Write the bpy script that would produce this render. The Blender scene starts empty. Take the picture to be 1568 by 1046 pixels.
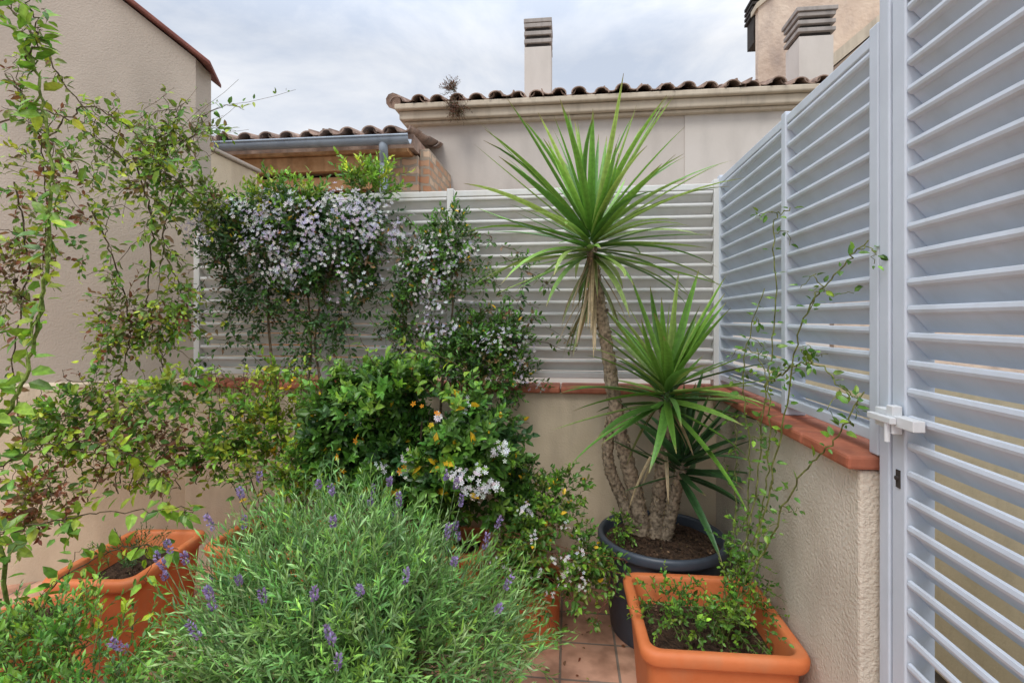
import bpy, math, random, time
import numpy as np
rng=np.random.default_rng(11); random.seed(11)
scene=bpy.context.scene
scene.view_settings.view_transform='Standard'
try: scene.view_settings.look='None'
except Exception: pass
scene.view_settings.exposure=0

# ------------------------------------------------------------------ mesh builder
class MB:
    def __init__(s): s.v=[];s.f=[];s.c=[];s.n=0
    def add(s,v,faces,mi=0,col=(1,1,1)):
        v=np.asarray(v,dtype=float).reshape(-1,3)
        if isinstance(faces,np.ndarray): groups=[faces]
        else:
            d={}
            for f in faces: d.setdefault(len(f),[]).append(f)
            groups=[np.array(g) for g in d.values()]
        for g in groups: s.f.append((g+s.n,mi))
        c=np.asarray(col,dtype=float)
        if c.ndim==1: c=np.tile(c,(len(v),1))
        s.v.append(v);s.c.append(c);s.n+=len(v)
    def build(s,name,mats,parent=None,smooth=False,bevel=0):
        me=bpy.data.meshes.new(name)
        V=np.concatenate(s.v);C=np.concatenate(s.c)
        me.vertices.add(len(V));me.vertices.foreach_set('co',V.astype(np.float32).ravel())
        loops=np.concatenate([g.ravel() for g,_ in s.f]).astype(np.int32)
        tot=np.concatenate([np.full(len(g),g.shape[1]) for g,_ in s.f])
        mi=np.concatenate([np.full(len(g),m) for g,m in s.f]).astype(np.int32)
        st=np.concatenate([[0],np.cumsum(tot)[:-1]]).astype(np.int32)
        me.loops.add(len(loops));me.polygons.add(len(tot))
        me.loops.foreach_set('vertex_index',loops)
        me.polygons.foreach_set('loop_start',st)
        for m in mats: me.materials.append(m)
        me.polygons.foreach_set('material_index',mi)
        me.update(calc_edges=True)
        me.polygons.foreach_set('use_smooth',np.full(len(me.polygons),smooth))
        a=me.color_attributes.new('Col','FLOAT_COLOR','POINT')
        a.data.foreach_set('color',np.concatenate([C,np.ones((len(C),1))],1).astype(np.float32).ravel())
        ob=bpy.data.objects.new(name,me);scene.collection.objects.link(ob)
        if parent: ob.parent=parent
        if bevel:
            b=ob.modifiers.new('b','BEVEL');b.width=bevel;b.segments=2;b.limit_method='ANGLE';b.angle_limit=math.radians(40)
        return ob
def empty(name):
    e=bpy.data.objects.new(name,None);scene.collection.objects.link(e);return e
def box(M,a,b,mi=0,rot=None,col=(1,1,1)):
    x0,y0,z0=a;x1,y1,z1=b
    v=np.array([(x0,y0,z0),(x1,y0,z0),(x1,y1,z0),(x0,y1,z0),(x0,y0,z1),(x1,y0,z1),(x1,y1,z1),(x0,y1,z1)],float)
    M.add(v,np.array([(0,3,2,1),(4,5,6,7),(0,1,5,4),(1,2,6,5),(2,3,7,6),(3,0,4,7)]),mi,col)
def prism(M,foot,z0,ztops,mi=0):
    n=len(foot);v=[(x,y,z0) for x,y in foot]+[(x,y,z) for (x,y),z in zip(foot,ztops)]
    f=[(i,(i+1)%n,n+(i+1)%n,n+i) for i in range(n)]+[tuple(range(n,2*n)),tuple(range(n-1,-1,-1))]
    M.add(v,f,mi)
def loft(M,rings,mi=0,cap0=False,cap1=False,col=(1,1,1)):
    n=len(rings[0]);v=np.concatenate(rings);f=[]
    for k in range(len(rings)-1):
        i=np.arange(n);j=(i+1)%n
        f.append(np.stack([k*n+i,k*n+j,(k+1)*n+j,(k+1)*n+i],1))
    M.add(v,np.concatenate(f),mi,col)
    if cap0: M.add(rings[0],[tuple(range(n-1,-1,-1))],mi,col)
    if cap1: M.add(rings[-1],[tuple(range(n))],mi,col)
def norm(a): return a/np.maximum(np.linalg.norm(a,axis=-1,keepdims=True),1e-9)
def spline(P,n=8):
    P=np.array(P,float);Q=np.vstack([2*P[0]-P[1],P,2*P[-1]-P[-2]]);out=[]
    for i in range(1,len(Q)-2):
        for t in np.linspace(0,1,n,endpoint=False):
            a,b,c,d=Q[i-1],Q[i],Q[i+1],Q[i+2]
            out.append(.5*((2*b)+(-a+c)*t+(2*a-5*b+4*c-d)*t*t+(-a+3*b-3*c+d)*t**3))
    out.append(P[-1]);return np.array(out)
def tube(M,pts,r0,r1=None,sides=6,mi=0,col=(1,1,1),rough=0):
    pts=np.array(pts,float);r1=r0 if r1 is None else r1
    T=norm(np.gradient(pts,axis=0));ref=np.array([.3,.2,.93])
    U=norm(np.cross(T,ref));W=np.cross(T,U);n=len(pts);rings=[]
    a=np.linspace(0,2*math.pi,sides,endpoint=False)
    for i in range(n):
        r=r0+(r1-r0)*i/(n-1)
        rr=r*(1+rough*rng.normal(size=sides))
        rings.append(pts[i]+rr[:,None]*(np.cos(a)[:,None]*U[i]+np.sin(a)[:,None]*W[i]))
    loft(M,rings,mi,True,True,col)

# ------------------------------------------------------------------ materials
def newmat(name):
    m=bpy.data.materials.new(name);m.use_nodes=True
    nt=m.node_tree;b=nt.nodes['Principled BSDF'];return m,nt,b
def N(nt,t,**k):
    n=nt.nodes.new(t)
    for a,v in k.items(): setattr(n,a,v)
    return n
def rgba(c): return (c[0],c[1],c[2],1)
def surf(name,c1,c2,rough=.8,scale=2.0,bump=.3,bscale=120,bdist=.004,stain=None,streak=0.0,spec=.3,detail=5,sscale=(5,5,.45)):
    m,nt,b=newmat(name);L=nt.links.new
    geo=N(nt,'ShaderNodeNewGeometry')
    n1=N(nt,'ShaderNodeTexNoise');n1.inputs['Scale'].default_value=scale;n1.inputs['Detail'].default_value=detail;n1.inputs['Roughness'].default_value=.65
    L(geo.outputs['Position'],n1.inputs['Vector'])
    r=N(nt,'ShaderNodeValToRGB');r.color_ramp.elements[0].position=.32;r.color_ramp.elements[1].position=.68
    r.color_ramp.elements[0].color=rgba(c1);r.color_ramp.elements[1].color=rgba(c2)
    L(n1.outputs['Fac'],r.inputs['Fac']);out=r.outputs['Color']
    if streak>0:
        mp=N(nt,'ShaderNodeMapping');mp.inputs['Scale'].default_value=sscale;L(geo.outputs['Position'],mp.inputs['Vector'])
        n2=N(nt,'ShaderNodeTexNoise');n2.inputs['Scale'].default_value=2.2;n2.inputs['Detail'].default_value=5;L(mp.outputs[0],n2.inputs['Vector'])
        r2=N(nt,'ShaderNodeValToRGB');r2.color_ramp.elements[0].position=.5;r2.color_ramp.elements[1].position=.75
        r2.color_ramp.elements[0].color=(0,0,0,1);r2.color_ramp.elements[1].color=(streak,)*3+(1,)
        L(n2.outputs['Fac'],r2.inputs['Fac'])
        mx=N(nt,'ShaderNodeMixRGB');mx.blend_type='MIX';L(r2.outputs['Color'],mx.inputs['Fac']);L(out,mx.inputs['Color1'])
        mx.inputs['Color2'].default_value=rgba(stain or [x*.45 for x in c1]);out=mx.outputs['Color']
    L(out,b.inputs['Base Color']);b.inputs['Roughness'].default_value=rough
    b.inputs['Specular IOR Level'].default_value=spec
    if bump>0:
        n3=N(nt,'ShaderNodeTexNoise');n3.inputs['Scale'].default_value=bscale;n3.inputs['Detail'].default_value=3;L(geo.outputs['Position'],n3.inputs['Vector'])
        bp=N(nt,'ShaderNodeBump');bp.inputs['Strength'].default_value=bump;bp.inputs['Distance'].default_value=bdist
        L(n3.outputs['Fac'],bp.inputs['Height']);L(bp.outputs['Normal'],b.inputs['Normal'])
    return m
def leafmat(name,trans=.3,rough=.42,spec=.4,noise=.25):
    m,nt,b=newmat(name);L=nt.links.new
    at=N(nt,'ShaderNodeVertexColor');at.layer_name='Col'
    geo=N(nt,'ShaderNodeNewGeometry')
    n1=N(nt,'ShaderNodeTexNoise');n1.inputs['Scale'].default_value=60;n1.inputs['Detail'].default_value=1;L(geo.outputs['Position'],n1.inputs['Vector'])
    mr=N(nt,'ShaderNodeMapRange');mr.inputs['From Min'].default_value=.3;mr.inputs['From Max'].default_value=.7
    mr.inputs['To Min'].default_value=1-noise;mr.inputs['To Max'].default_value=1+noise;L(n1.outputs['Fac'],mr.inputs['Value'])
    mx=N(nt,'ShaderNodeMixRGB');mx.blend_type='MULTIPLY';mx.inputs['Fac'].default_value=1
    L(at.outputs['Color'],mx.inputs['Color1']);L(mr.outputs['Result'],mx.inputs['Color2'])
    L(mx.outputs['Color'],b.inputs['Base Color']);b.inputs['Roughness'].default_value=rough;b.inputs['Specular IOR Level'].default_value=spec
    if trans>0:
        tr=N(nt,'ShaderNodeBsdfTranslucent');L(mx.outputs['Color'],tr.inputs['Color'])
        ms=N(nt,'ShaderNodeMixShader');ms.inputs['Fac'].default_value=trans
        out=nt.nodes['Material Output'];L(b.outputs[0],ms.inputs[1]);L(tr.outputs[0],ms.inputs[2]);L(ms.outputs[0],out.inputs['Surface'])
    return m
LEAF=leafmat('leaf',.3,.38,.5); YUC=leafmat('yucca_leaf',.2,.38,.45,.15); BARK=leafmat('bark',0,.85,.15,.5); PETAL=leafmat('petal',.35,.7,.1,.08)
STUC_L=surf('stucco_grey_beige',(.43,.365,.305),(.52,.445,.375),.92,1.1,.55,95,.006,streak=.25,sscale=(1.5,1.5,.5))
STUC_B=surf('stucco_cream',(.58,.475,.335),(.70,.59,.44),.92,2.0,.55,110,.005,streak=.5,stain=(.38,.30,.22),sscale=(3,3,.7))
STUC_R=surf('stucco_parapet',(.56,.49,.395),(.68,.61,.51),.92,2.5,.9,95,.008,streak=.5,stain=(.38,.31,.25),sscale=(3,3,.9))
WALL_FAR=surf('render_far',(.54,.485,.44),(.60,.55,.50),.92,.8,.2,30,.006,streak=.2,sscale=(2,2,.7))
WALL_FAR2=surf('render_far_patch',(.59,.54,.49),(.65,.60,.555),.92,.8,.2,30,.006,streak=.2,sscale=(2,2,.7))
CORN=surf('cornice',(.52,.44,.34),(.62,.54,.43),.9,2,.2,40,.004,streak=.4)
CAPM=surf('chimney_louvre_grey',(.30,.27,.25),(.42,.38,.35),.9,2,.2,40,.004,streak=.4)
PINK=surf('pink_render',(.56,.43,.34),(.70,.57,.46),.92,1.6,.5,14,.03,streak=.75,stain=(.38,.30,.26),sscale=(2.2,2.2,.8))
YEL=surf('yellow_render',(.62,.54,.36),(.74,.65,.46),.92,2,.4,60,.005,streak=.3)
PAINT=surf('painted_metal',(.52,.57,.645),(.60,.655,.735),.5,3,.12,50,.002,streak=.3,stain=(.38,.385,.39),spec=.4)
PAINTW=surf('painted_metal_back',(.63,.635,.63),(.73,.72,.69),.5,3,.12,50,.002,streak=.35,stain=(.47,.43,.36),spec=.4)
COPING=surf('clay_coping',(.30,.085,.045),(.46,.16,.09),.6,9,.3,60,.003,streak=.5,stain=(.2,.09,.06),spec=.35)
TILE=surf('roof_tile',(.20,.13,.10),(.46,.33,.26),.9,5,.5,30,.01,streak=.6,stain=(.16,.145,.13))
ORANGE=surf('terracotta_plastic',(.58,.155,.048),(.68,.21,.075),.55,5,.1,90,.002,streak=.45,stain=(.52,.25,.13),spec=.35,sscale=(6,6,3))
DARKPOT=surf('dark_plastic',(.035,.045,.062),(.06,.075,.10),.42,6,.06,80,.001,spec=.5)
SOIL=surf('soil',(.02,.012,.008),(.11,.065,.04),1,45,1,60,.02,detail=6)
GUT=surf('zinc_gutter',(.30,.35,.42),(.40,.46,.53),.5,3,.05,30,.002,streak=.4)
WOOD=surf('old_wood',(.42,.21,.09),(.62,.36,.18),.8,8,.4,40,.005,streak=.5)
DARK=surf('dark_opening',(.03,.026,.024),(.06,.05,.045),.9,3,0)
SLABR=surf('roof_edge_clay',(.14,.05,.04),(.24,.09,.07),.8,8,.3,40,.005)
GRND=surf('ground_earth',(.18,.16,.13),(.28,.25,.21),.95,.4,.3,8,.02)
WHITEM=surf('latch_paint',(.6,.62,.64),(.7,.71,.72),.4,5,0,spec=.5)

FLOOR,nt,b=newmat('terracotta_floor_tiles');L=nt.links.new
geo=N(nt,'ShaderNodeNewGeometry');br=N(nt,'ShaderNodeTexBrick');br.offset=0;br.squash=1
br.inputs['Scale'].default_value=1;br.inputs['Brick Width'].default_value=.25;br.inputs['Row Height'].default_value=.25;br.inputs['Mortar Size'].default_value=.006;br.inputs['Mortar Smooth'].default_value=.2
br.inputs['Color1'].default_value=(.52,.27,.18,1);br.inputs['Color2'].default_value=(.70,.42,.29,1);br.inputs['Mortar'].default_value=(.26,.21,.17,1)
mp=N(nt,'ShaderNodeMapping');mp.inputs['Location'].default_value=(.04,.1,0);L(geo.outputs['Position'],mp.inputs['Vector']);L(mp.outputs[0],br.inputs['Vector'])
n1=N(nt,'ShaderNodeTexNoise');n1.inputs['Scale'].default_value=9;n1.inputs['Detail'].default_value=6;L(geo.outputs['Position'],n1.inputs['Vector'])
rr_n=N(nt,'ShaderNodeValToRGB');rr_n.color_ramp.elements[0].position=.35;rr_n.color_ramp.elements[0].color=(.62,.58,.55,1);rr_n.color_ramp.elements[1].position=.6;rr_n.color_ramp.elements[1].color=(1.05,1.05,1.05,1);L(n1.outputs['Fac'],rr_n.inputs['Fac'])
mx=N(nt,'ShaderNodeMixRGB');mx.blend_type='MULTIPLY';mx.inputs['Fac'].default_value=1;L(br.outputs['Color'],mx.inputs['Color1']);L(rr_n.outputs['Color'],mx.inputs['Color2']);L(mx.outputs['Color'],b.inputs['Base Color'])
b.inputs['Roughness'].default_value=.6
bp=N(nt,'ShaderNodeBump');bp.inputs['Distance'].default_value=.003;bp.inputs['Strength'].default_value=.7;bp.invert=True;L(br.outputs['Fac'],bp.inputs['Height']);L(bp.outputs[0],b.inputs['Normal'])
BRICK,nt,b=newmat('old_brick');L=nt.links.new
geo=N(nt,'ShaderNodeNewGeometry');sp=N(nt,'ShaderNodeSeparateXYZ');L(geo.outputs['Position'],sp.inputs[0]);ad=N(nt,'ShaderNodeMath');L(sp.outputs['X'],ad.inputs[0]);L(sp.outputs['Y'],ad.inputs[1])
cb=N(nt,'ShaderNodeCombineXYZ');L(ad.outputs[0],cb.inputs['X']);L(sp.outputs['Z'],cb.inputs['Y'])
nz=N(nt,'ShaderNodeTexNoise');nz.inputs['Scale'].default_value=14;L(geo.outputs['Position'],nz.inputs['Vector'])
va=N(nt,'ShaderNodeVectorMath');va.operation='MULTIPLY_ADD';va.inputs[1].default_value=(.05,.05,0);L(nz.outputs['Color'],va.inputs[0]);L(cb.outputs[0],va.inputs[2])
br=N(nt,'ShaderNodeTexBrick');br.inputs['Scale'].default_value=1;br.inputs['Brick Width'].default_value=.17;br.inputs['Row Height'].default_value=.085;br.inputs['Mortar Size'].default_value=.014
br.inputs['Color1'].default_value=(.52,.25,.13,1);br.inputs['Color2'].default_value=(.68,.50,.35,1);br.inputs['Mortar'].default_value=(.42,.34,.26,1);L(va.outputs[0],br.inputs['Vector']);L(br.outputs['Color'],b.inputs['Base Color']);b.inputs['Roughness'].default_value=.9
bp=N(nt,'ShaderNodeBump');bp.inputs['Distance'].default_value=.02;bp.invert=True;L(br.outputs['Fac'],bp.inputs['Height']);L(bp.outputs[0],b.inputs['Normal'])

# ------------------------------------------------------------------ ground and floor
M=MB();M.add([(-300,-300,-.05),(300,-300,-.05),(300,300,-.05),(-300,300,-.05)],[(0,1,2,3)]);M.build('ground',[GRND])
M=MB();box(M,(-4.5,-3,-.04),(.95,2.95,0));M.build('terrace_floor',[FLOOR])

# ------------------------------------------------------------------ parapet walls
e=empty('parapet_wall')
M=MB();box(M,(-2.34,2.89,0),(.93,3.07,1.09));box(M,(.79,1.50,0.001),(.925,2.888,1.089),1)
M.build('stucco_body',[STUC_B,STUC_R],e,bevel=.008)
M=MB()
x=-2.33
while x<.74:
    x2=min(x+.285,.752);box(M,(x+.002,2.855+rng.normal()*.001,1.092+rng.normal()*.001),(x2-.002,3.08,1.128+rng.normal()*.002));x=x2
y=1.485
while y<2.84:
    y2=min(y+.285,2.853);dz=rng.normal()*.002
    box(M,(.752+rng.normal()*.0012,y+.002,1.092),(.945,y2-.002,1.130+dz));y=y2
box(M,(.755,2.857,1.093),(.95,3.09,1.131))
M.build('clay_coping_tiles',[COPING],e,bevel=.009)
M=MB();box(M,(.86,1.43,0),(.93,1.497,1.15));M.build('end_pier',[STUC_B],e,bevel=.006)

# ------------------------------------------------------------------ louvered fences
def slats(M,axis,a0,a1,z0,z1,plane,out,pitch=.0665,mi=0):
    prof=[(-.031,.017),(-.033,.024),(-.031,.033),(-.024,.035),(.024,-.020),(.029,-.022),(.029,-.031),(.019,-.031),(-.018,.012),(-.025,.013)]
    n=int((z1-z0)/pitch);pitch=(z1-z0)/n
    for i in range(n):
        zc=z0+pitch*(i+.5);ring=[]
        for s in (a0,a1):
            j=rng.normal()*.0011
            pts=[]
            for d,h in prof:
                q=plane+out*d
                pts.append((s,q,zc+h+j) if axis=='x' else (q,s,zc+h+j))
            ring.append(np.array(pts))
        loft(M,ring,mi,True,True)
def rail(M,axis,a0,a1,z0,z1,plane,w=.04,mi=0):
    if axis=='x': box(M,(a0,plane-w/2,z0),(a1,plane+w/2,z1),mi)
    else: box(M,(plane-w/2,a0,z0),(plane+w/2,a1,z1),mi)
e=empty('louvered_fence')
M=MB();F=MB()
FY=3.0;FX=.865
for (a,b_,zt) in ((-2.30,-1.50,2.02),(-1.46,-.72,2.262),(-.68,.80,2.262)):
    rail(F,'x',a,b_,zt-.035,zt,FY,.066);rail(F,'x',a,b_,1.165,1.20,FY,.066)
    slats(M,'x',a+.003,b_-.003,1.203,zt-.038,FY,1)
for xp,zt in ((-2.32,2.04),(-1.48,2.275),(-.70,2.275),(.82,2.285)):
    box(F,(xp-.02,FY-.038,1.132),(xp+.02,FY+.038,zt))
for (a,b_) in ((1.53,2.08),(2.12,2.955)):
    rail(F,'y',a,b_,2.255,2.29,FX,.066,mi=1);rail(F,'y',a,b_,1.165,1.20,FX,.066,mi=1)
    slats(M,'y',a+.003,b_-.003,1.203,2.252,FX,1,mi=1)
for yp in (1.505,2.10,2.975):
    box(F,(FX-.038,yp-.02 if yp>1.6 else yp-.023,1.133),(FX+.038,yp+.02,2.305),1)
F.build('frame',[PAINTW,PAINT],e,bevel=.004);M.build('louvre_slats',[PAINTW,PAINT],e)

e=empty('louvered_gate')
F=MB();M=MB();GX=.865
box(F,(GX-.038,1.435,0),(GX+.038,1.478,2.40))
rail(F,'y',.30,1.432,2.352,2.398,GX,.06)
box(F,(GX-.035,1.375,.04),(GX+.035,1.428,2.335))
box(F,(GX-.035,.45,.04),(GX+.035,.50,2.335))
rail(F,'y',.502,1.373,2.29,2.334,GX,.066);rail(F,'y',.502,1.373,.042,.10,GX,.066)
box(F,(GX-.038,.36,0),(GX+.038,.44,2.35))
slats(M,'y',.505,1.371,.104,2.286,GX,1)
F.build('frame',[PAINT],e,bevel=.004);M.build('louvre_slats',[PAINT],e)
M=MB();gx=GX-.013
box(M,(gx-.05,1.30,1.235),(gx-.0225,1.375,1.262));box(M,(gx-.052,1.374,1.215),(gx-.0285,1.40,1.285))
box(M,(gx-.066,1.36,1.242),(gx-.0505,1.46,1.258));tube(M,[(gx-.058,1.385,1.245),(gx-.058,1.385,1.195)],.007)
box(M,(gx-.048,1.405,1.225),(gx-.026,1.455,1.272))
M.build('latch',[WHITEM],e,bevel=.002)
M=MB();box(M,(gx-.0245,1.392,1.075),(gx-.0222,1.408,1.12));tube(M,[(gx-.0225,1.4,1.10),(gx-.03,1.4,1.10)],.006);M.build('keyhole',[DARK],e)
M=MB();box(M,(1.55,-1.0,0),(1.70,4.2,1.25));M.build('garden_wall',[YEL],None,bevel=.01)

# ------------------------------------------------------------------ left house
e=empty('neighbour_house')
B=np.array([-2.345,2.99]);d=np.array([-.90,-.436])
M=MB()
A=B+d*2.8
prism(M,[tuple(B),(-2.345,3.13),(-5.5,3.13),tuple(A)],0,[3.15,3.11,5.1,5.22])
M.build('stucco_walls',[STUC_L],e)
M=MB()
nrm=np.array([.436,-.90])
p0=B+nrm*.03;p1=A+nrm*.03
prism(M,[tuple(p0),tuple(B+np.array([0,-.001])),tuple(A),tuple(p1)],0.0,[1.12,1.135,1.135,1.12]);M.build('plinth_band',[STUC_B],e)
M=MB()
def rz(s): return 3.165+.74*s
o=[]
for s,q in ((-.09,-.05),(-.09,.3),(2.8,.3),(2.8,-.05)):
    pt=B+d*s-nrm*q;o.append((pt[0],pt[1],rz(s)))
o=np.array(o);top=o+np.array([0,0,.028])
M.add(np.vstack([o,top]),[(0,1,2,3),(7,6,5,4),(0,4,5,1),(1,5,6,2),(2,6,7,3),(3,7,4,0)])
M.build('roof_edge',[SLABR],e,bevel=.006)
M=MB();box(M,(-2.62,3.135,0),(-2.36,3.66,2.62));box(M,(-2.64,3.14,2.622),(-2.34,3.68,2.65),1);M.build('lower_wall',[STUC_B,STUC_L],e,bevel=.01)

# ------------------------------------------------------------------ tile roofs
def tiles(M,x0,x1,yf,zf,pitch,r,rows=4,slope=.28,ln=.42,mi=0):
    n=int((x1-x0)/pitch);a=np.linspace(0,math.pi,10)
    for i in range(n):
        for k in range(rows):
            for inv in (0,1):
                xc=x0+pitch*(i+.5*inv)+rng.normal()*.008
                yy=yf+k*(ln-.06)+ (0.0 if not inv else .02)+rng.normal()*.014;zz=zf+k*(ln-.06)*slope+rng.normal()*.007
                rings=[]
                for s,ri in ((0,r),(ln,r*.88)):
                    sg=-1 if inv else 1
                    oz=.0 if not inv else r*.75
                    outer=np.stack([xc+ri*np.cos(a),np.full(10,yy+s),zz+s*slope+oz+sg*ri*np.sin(a)*(.8)],1)
                    ri2=ri-.014
                    inner=np.stack([xc+ri2*np.cos(a[::-1]),np.full(10,yy+s),zz+s*slope+oz+sg*ri2*np.sin(a[::-1])*.8],1)
                    rings.append(np.vstack([outer,inner]))
                loft(M,rings,mi,True,True)
e=empty('tiled_roof_building')
M=MB();box(M,(-1.82,6.0,0),(2.85,9.5,3.9));box(M,(1.30,5.988,0),(2.84,5.999,3.82),1);M.build('rendered_walls',[WALL_FAR,WALL_FAR2],e)
M=MB();box(M,(-2.0,5.86,3.86),(2.95,6.3,3.96));box(M,(-2.04,5.80,3.962),(2.98,6.3,4.03));box(M,(-1.96,5.92,3.82),(2.9,6.2,3.858));M.build('cornice',[CORN],e,bevel=.015)
M=MB();tiles(M,-2.0,2.95,5.78,4.04,.235,.085,rows=5);M.add([(-2.02,5.95,4.05),(2.95,5.95,4.05),(2.95,8.5,4.75),(-2.02,8.5,4.75)],[(0,1,2,3)])
tube(M,[(-2.05,5.8,4.06),(-2.05,8.0,4.7)],.09,.09,10)
M.build('roof_tiles',[TILE],e)
def chimney(M,x,y,w,dp,z0,z1,ov=.004):
    box(M,(x-w/2,y-dp/2,z0),(x+w/2,y+dp/2,z1-.36),0)
    for k in range(3):
        z=z1-.355+k*.10;box(M,(x-w*.44,y-dp*.44,z),(x+w*.44,y+dp*.44,z+.042),1);box(M,(x-w/2-ov,y-dp/2-ov,z+.044),(x+w/2+ov,y+dp/2+ov,z+.096),2)
    box(M,(x-w/2-ov*2,y-dp/2-ov*2,z1-.052),(x+w/2+ov*2,y+dp/2+ov*2,z1),2)
M=MB();chimney(M,-.40,6.7,.34,.4,4.0,5.33);M.build('chimney',[WALL_FAR2,DARK,CAPM],e,bevel=.006)
M=MB();chimney(M,3.16,7.2,.42,.42,3.4,5.52,.02);M.build('side_chimney',[WALL_FAR2,DARK,CAPM],e,bevel=.006)
e=empty('low_tiled_house')
M=MB();box(M,(-1.84,4.97,0),(-1.50,5.3,3.14),0);box(M,(-1.498,5.02,0),(-1.40,5.98,3.22),0);M.build('brick_pier',[BRICK],e,bevel=.008)
M=MB();box(M,(-6,5.4,0),(-1.85,5.5,3.1),1);box(M,(-6,5.08,0),(-4.6,5.38,3.1),2)
box(M,(-6,4.84,2.97),(-1.85,4.93,3.12),0);box(M,(-6,4.90,2.80),(-1.85,4.99,2.93),0);box(M,(-6,4.80,3.125),(-1.55,5.6,3.16),0)
for xx in np.arange(-4.2,-1.9,.42): box(M,(xx,5.0,0),(xx+.06,5.06,2.99),0)
box(M,(-6,5.07,0),(-1.87,5.10,2.66),0)
M.build('timber_front',[WOOD,DARK,STUC_B],e,bevel=.006)
M=MB();tiles(M,-6,-1.45,4.74,3.29,.215,.08,rows=4,slope=.22);box(M,(-6,4.82,3.165),(-1.5,5.5,3.30));M.build('roof_tiles',[TILE],e)
M=MB()
a=np.linspace(math.pi,2*math.pi,9);rings=[]
for xx in (-6,-1.50):
    ri=[(xx,4.70+.062*math.cos(t),3.225+.062*math.sin(t)) for t in a]+[(xx,4.70+.054*math.cos(t),3.225+.054*math.sin(t)) for t in a[::-1]]
    rings.append(np.array(ri))
loft(M,rings,0,True,True)
tube(M,[(-6,4.638,3.23),(-1.5,4.638,3.23)],.011)
tube(M,spline([(-1.76,4.70,3.18),(-1.76,4.71,3.12),(-1.79,4.80,3.02),(-1.79,4.80,2.9),(-1.79,4.80,0)],5),.042,.042,12)
tube(M,[(-1.79,4.80,2.84),(-1.79,4.80,2.80)],.05,.05,12)
M.build('gutter_and_downpipe',[GUT],e,smooth=True)
e=empty('pink_rendered_house')
M=MB()
def wallpoly(M,pts,y0,y1,mi=0):
    n=len(pts);v=[(x,y0,z) for x,z in pts]+[(x,y1,z) for x,z in pts]
    M.add(v,[tuple(range(n)),tuple(range(2*n-1,n-1,-1))]+[(i,n+i,n+(i+1)%n,(i+1)%n) for i in range(n)],mi)
wallpoly(M,[(2.80,0),(9,0),(9,10),(6.5,9.2),(2.80,6.15)],8,8.12)
wallpoly(M,[(3.62,0),(8,0),(8,8.6),(3.62,4.98)],7.5,7.98)
M.build('rendered_walls',[PINK],e)
M=MB()
wallpoly(M,[(3.56,4.95),(8,8.62),(8,8.80),(3.56,5.12)],7.42,7.99)
wallpoly(M,[(2.76,6.12),(6.5,9.22),(6.5,9.30),(2.76,6.20)],7.96,8.2);M.build('sloping_coping',[CORN],e)
M=MB();box(M,(2.84,8.31,5.8),(3.10,8.6,6.2),0)
for k in range(4): box(M,(2.81,8.28,6.22+k*.08),(3.13,8.65,6.26+k*.08),0)
M.build('vent_cap',[DARK],e)

# ------------------------------------------------------------------ foliage tools
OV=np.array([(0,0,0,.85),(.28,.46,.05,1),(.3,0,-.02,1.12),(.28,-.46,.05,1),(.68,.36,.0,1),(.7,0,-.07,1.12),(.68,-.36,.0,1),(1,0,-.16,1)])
OVF=np.array([(0,2,1),(0,3,2),(1,2,5),(1,5,4),(2,3,6),(2,6,5),(4,5,7),(5,6,7)])
NA=np.array([(0,0,0,.8),(.5,.5,.03,1),(.5,-.5,.03,1),(1,0,-.06,1.1)]);NAF=np.array([(0,2,1),(1,2,3)])
def fl(n):
    v=[(0,0,0,.8)];f=[]
    for i in range(n):
        a=2*math.pi*i/n
        for da,r in ((-.42,.6),(-.2,1),(.2,1),(.42,.6)): v.append((r*.5*math.cos(a+da),r*.5*math.sin(a+da),.12*r,1))
        k=1+4*i;f+=[(0,k,k+1),(0,k+1,k+2),(0,k+2,k+3)]
    return np.array(v),np.array(f)
FL,FLF=fl(5)
def place(M,T,F,pos,dr,nr,ln,wd,cols,mi=0):
    n=len(pos)
    if n==0: return
    x=norm(dr);y=norm(np.cross(nr,x));z=np.cross(x,y)
    ln=np.broadcast_to(ln,(n,))[:,None,None];wd=np.broadcast_to(wd,(n,))[:,None,None]
    V=pos[:,None]+x[:,None]*T[None,:,0:1]*ln+y[:,None]*T[None,:,1:2]*wd+z[:,None]*T[None,:,2:3]*ln
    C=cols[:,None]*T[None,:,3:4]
    FF=(F[None]+(np.arange(n)*len(T))[:,None,None]).reshape(-1,3)
    M.add(V.reshape(-1,3),FF,mi,C.reshape(-1,3))
def pick(n,pal,jit=.2):
    cs=np.array([p[0] for p in pal]);w=np.array([p[1] for p in pal],float);w/=w.sum()
    c=cs[rng.choice(len(cs),n,p=w)]
    return c*np.exp(rng.normal(size=(n,1))*jit)*np.exp(rng.normal(size=(n,3))*.06)
def perp(d):
    ref=np.where(np.abs(d[:,2:3])<.9,np.array([[0,0,1.]]),np.array([[1.,0,0]]))
    u=norm(np.cross(d,ref));return u,np.cross(d,u)
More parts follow.
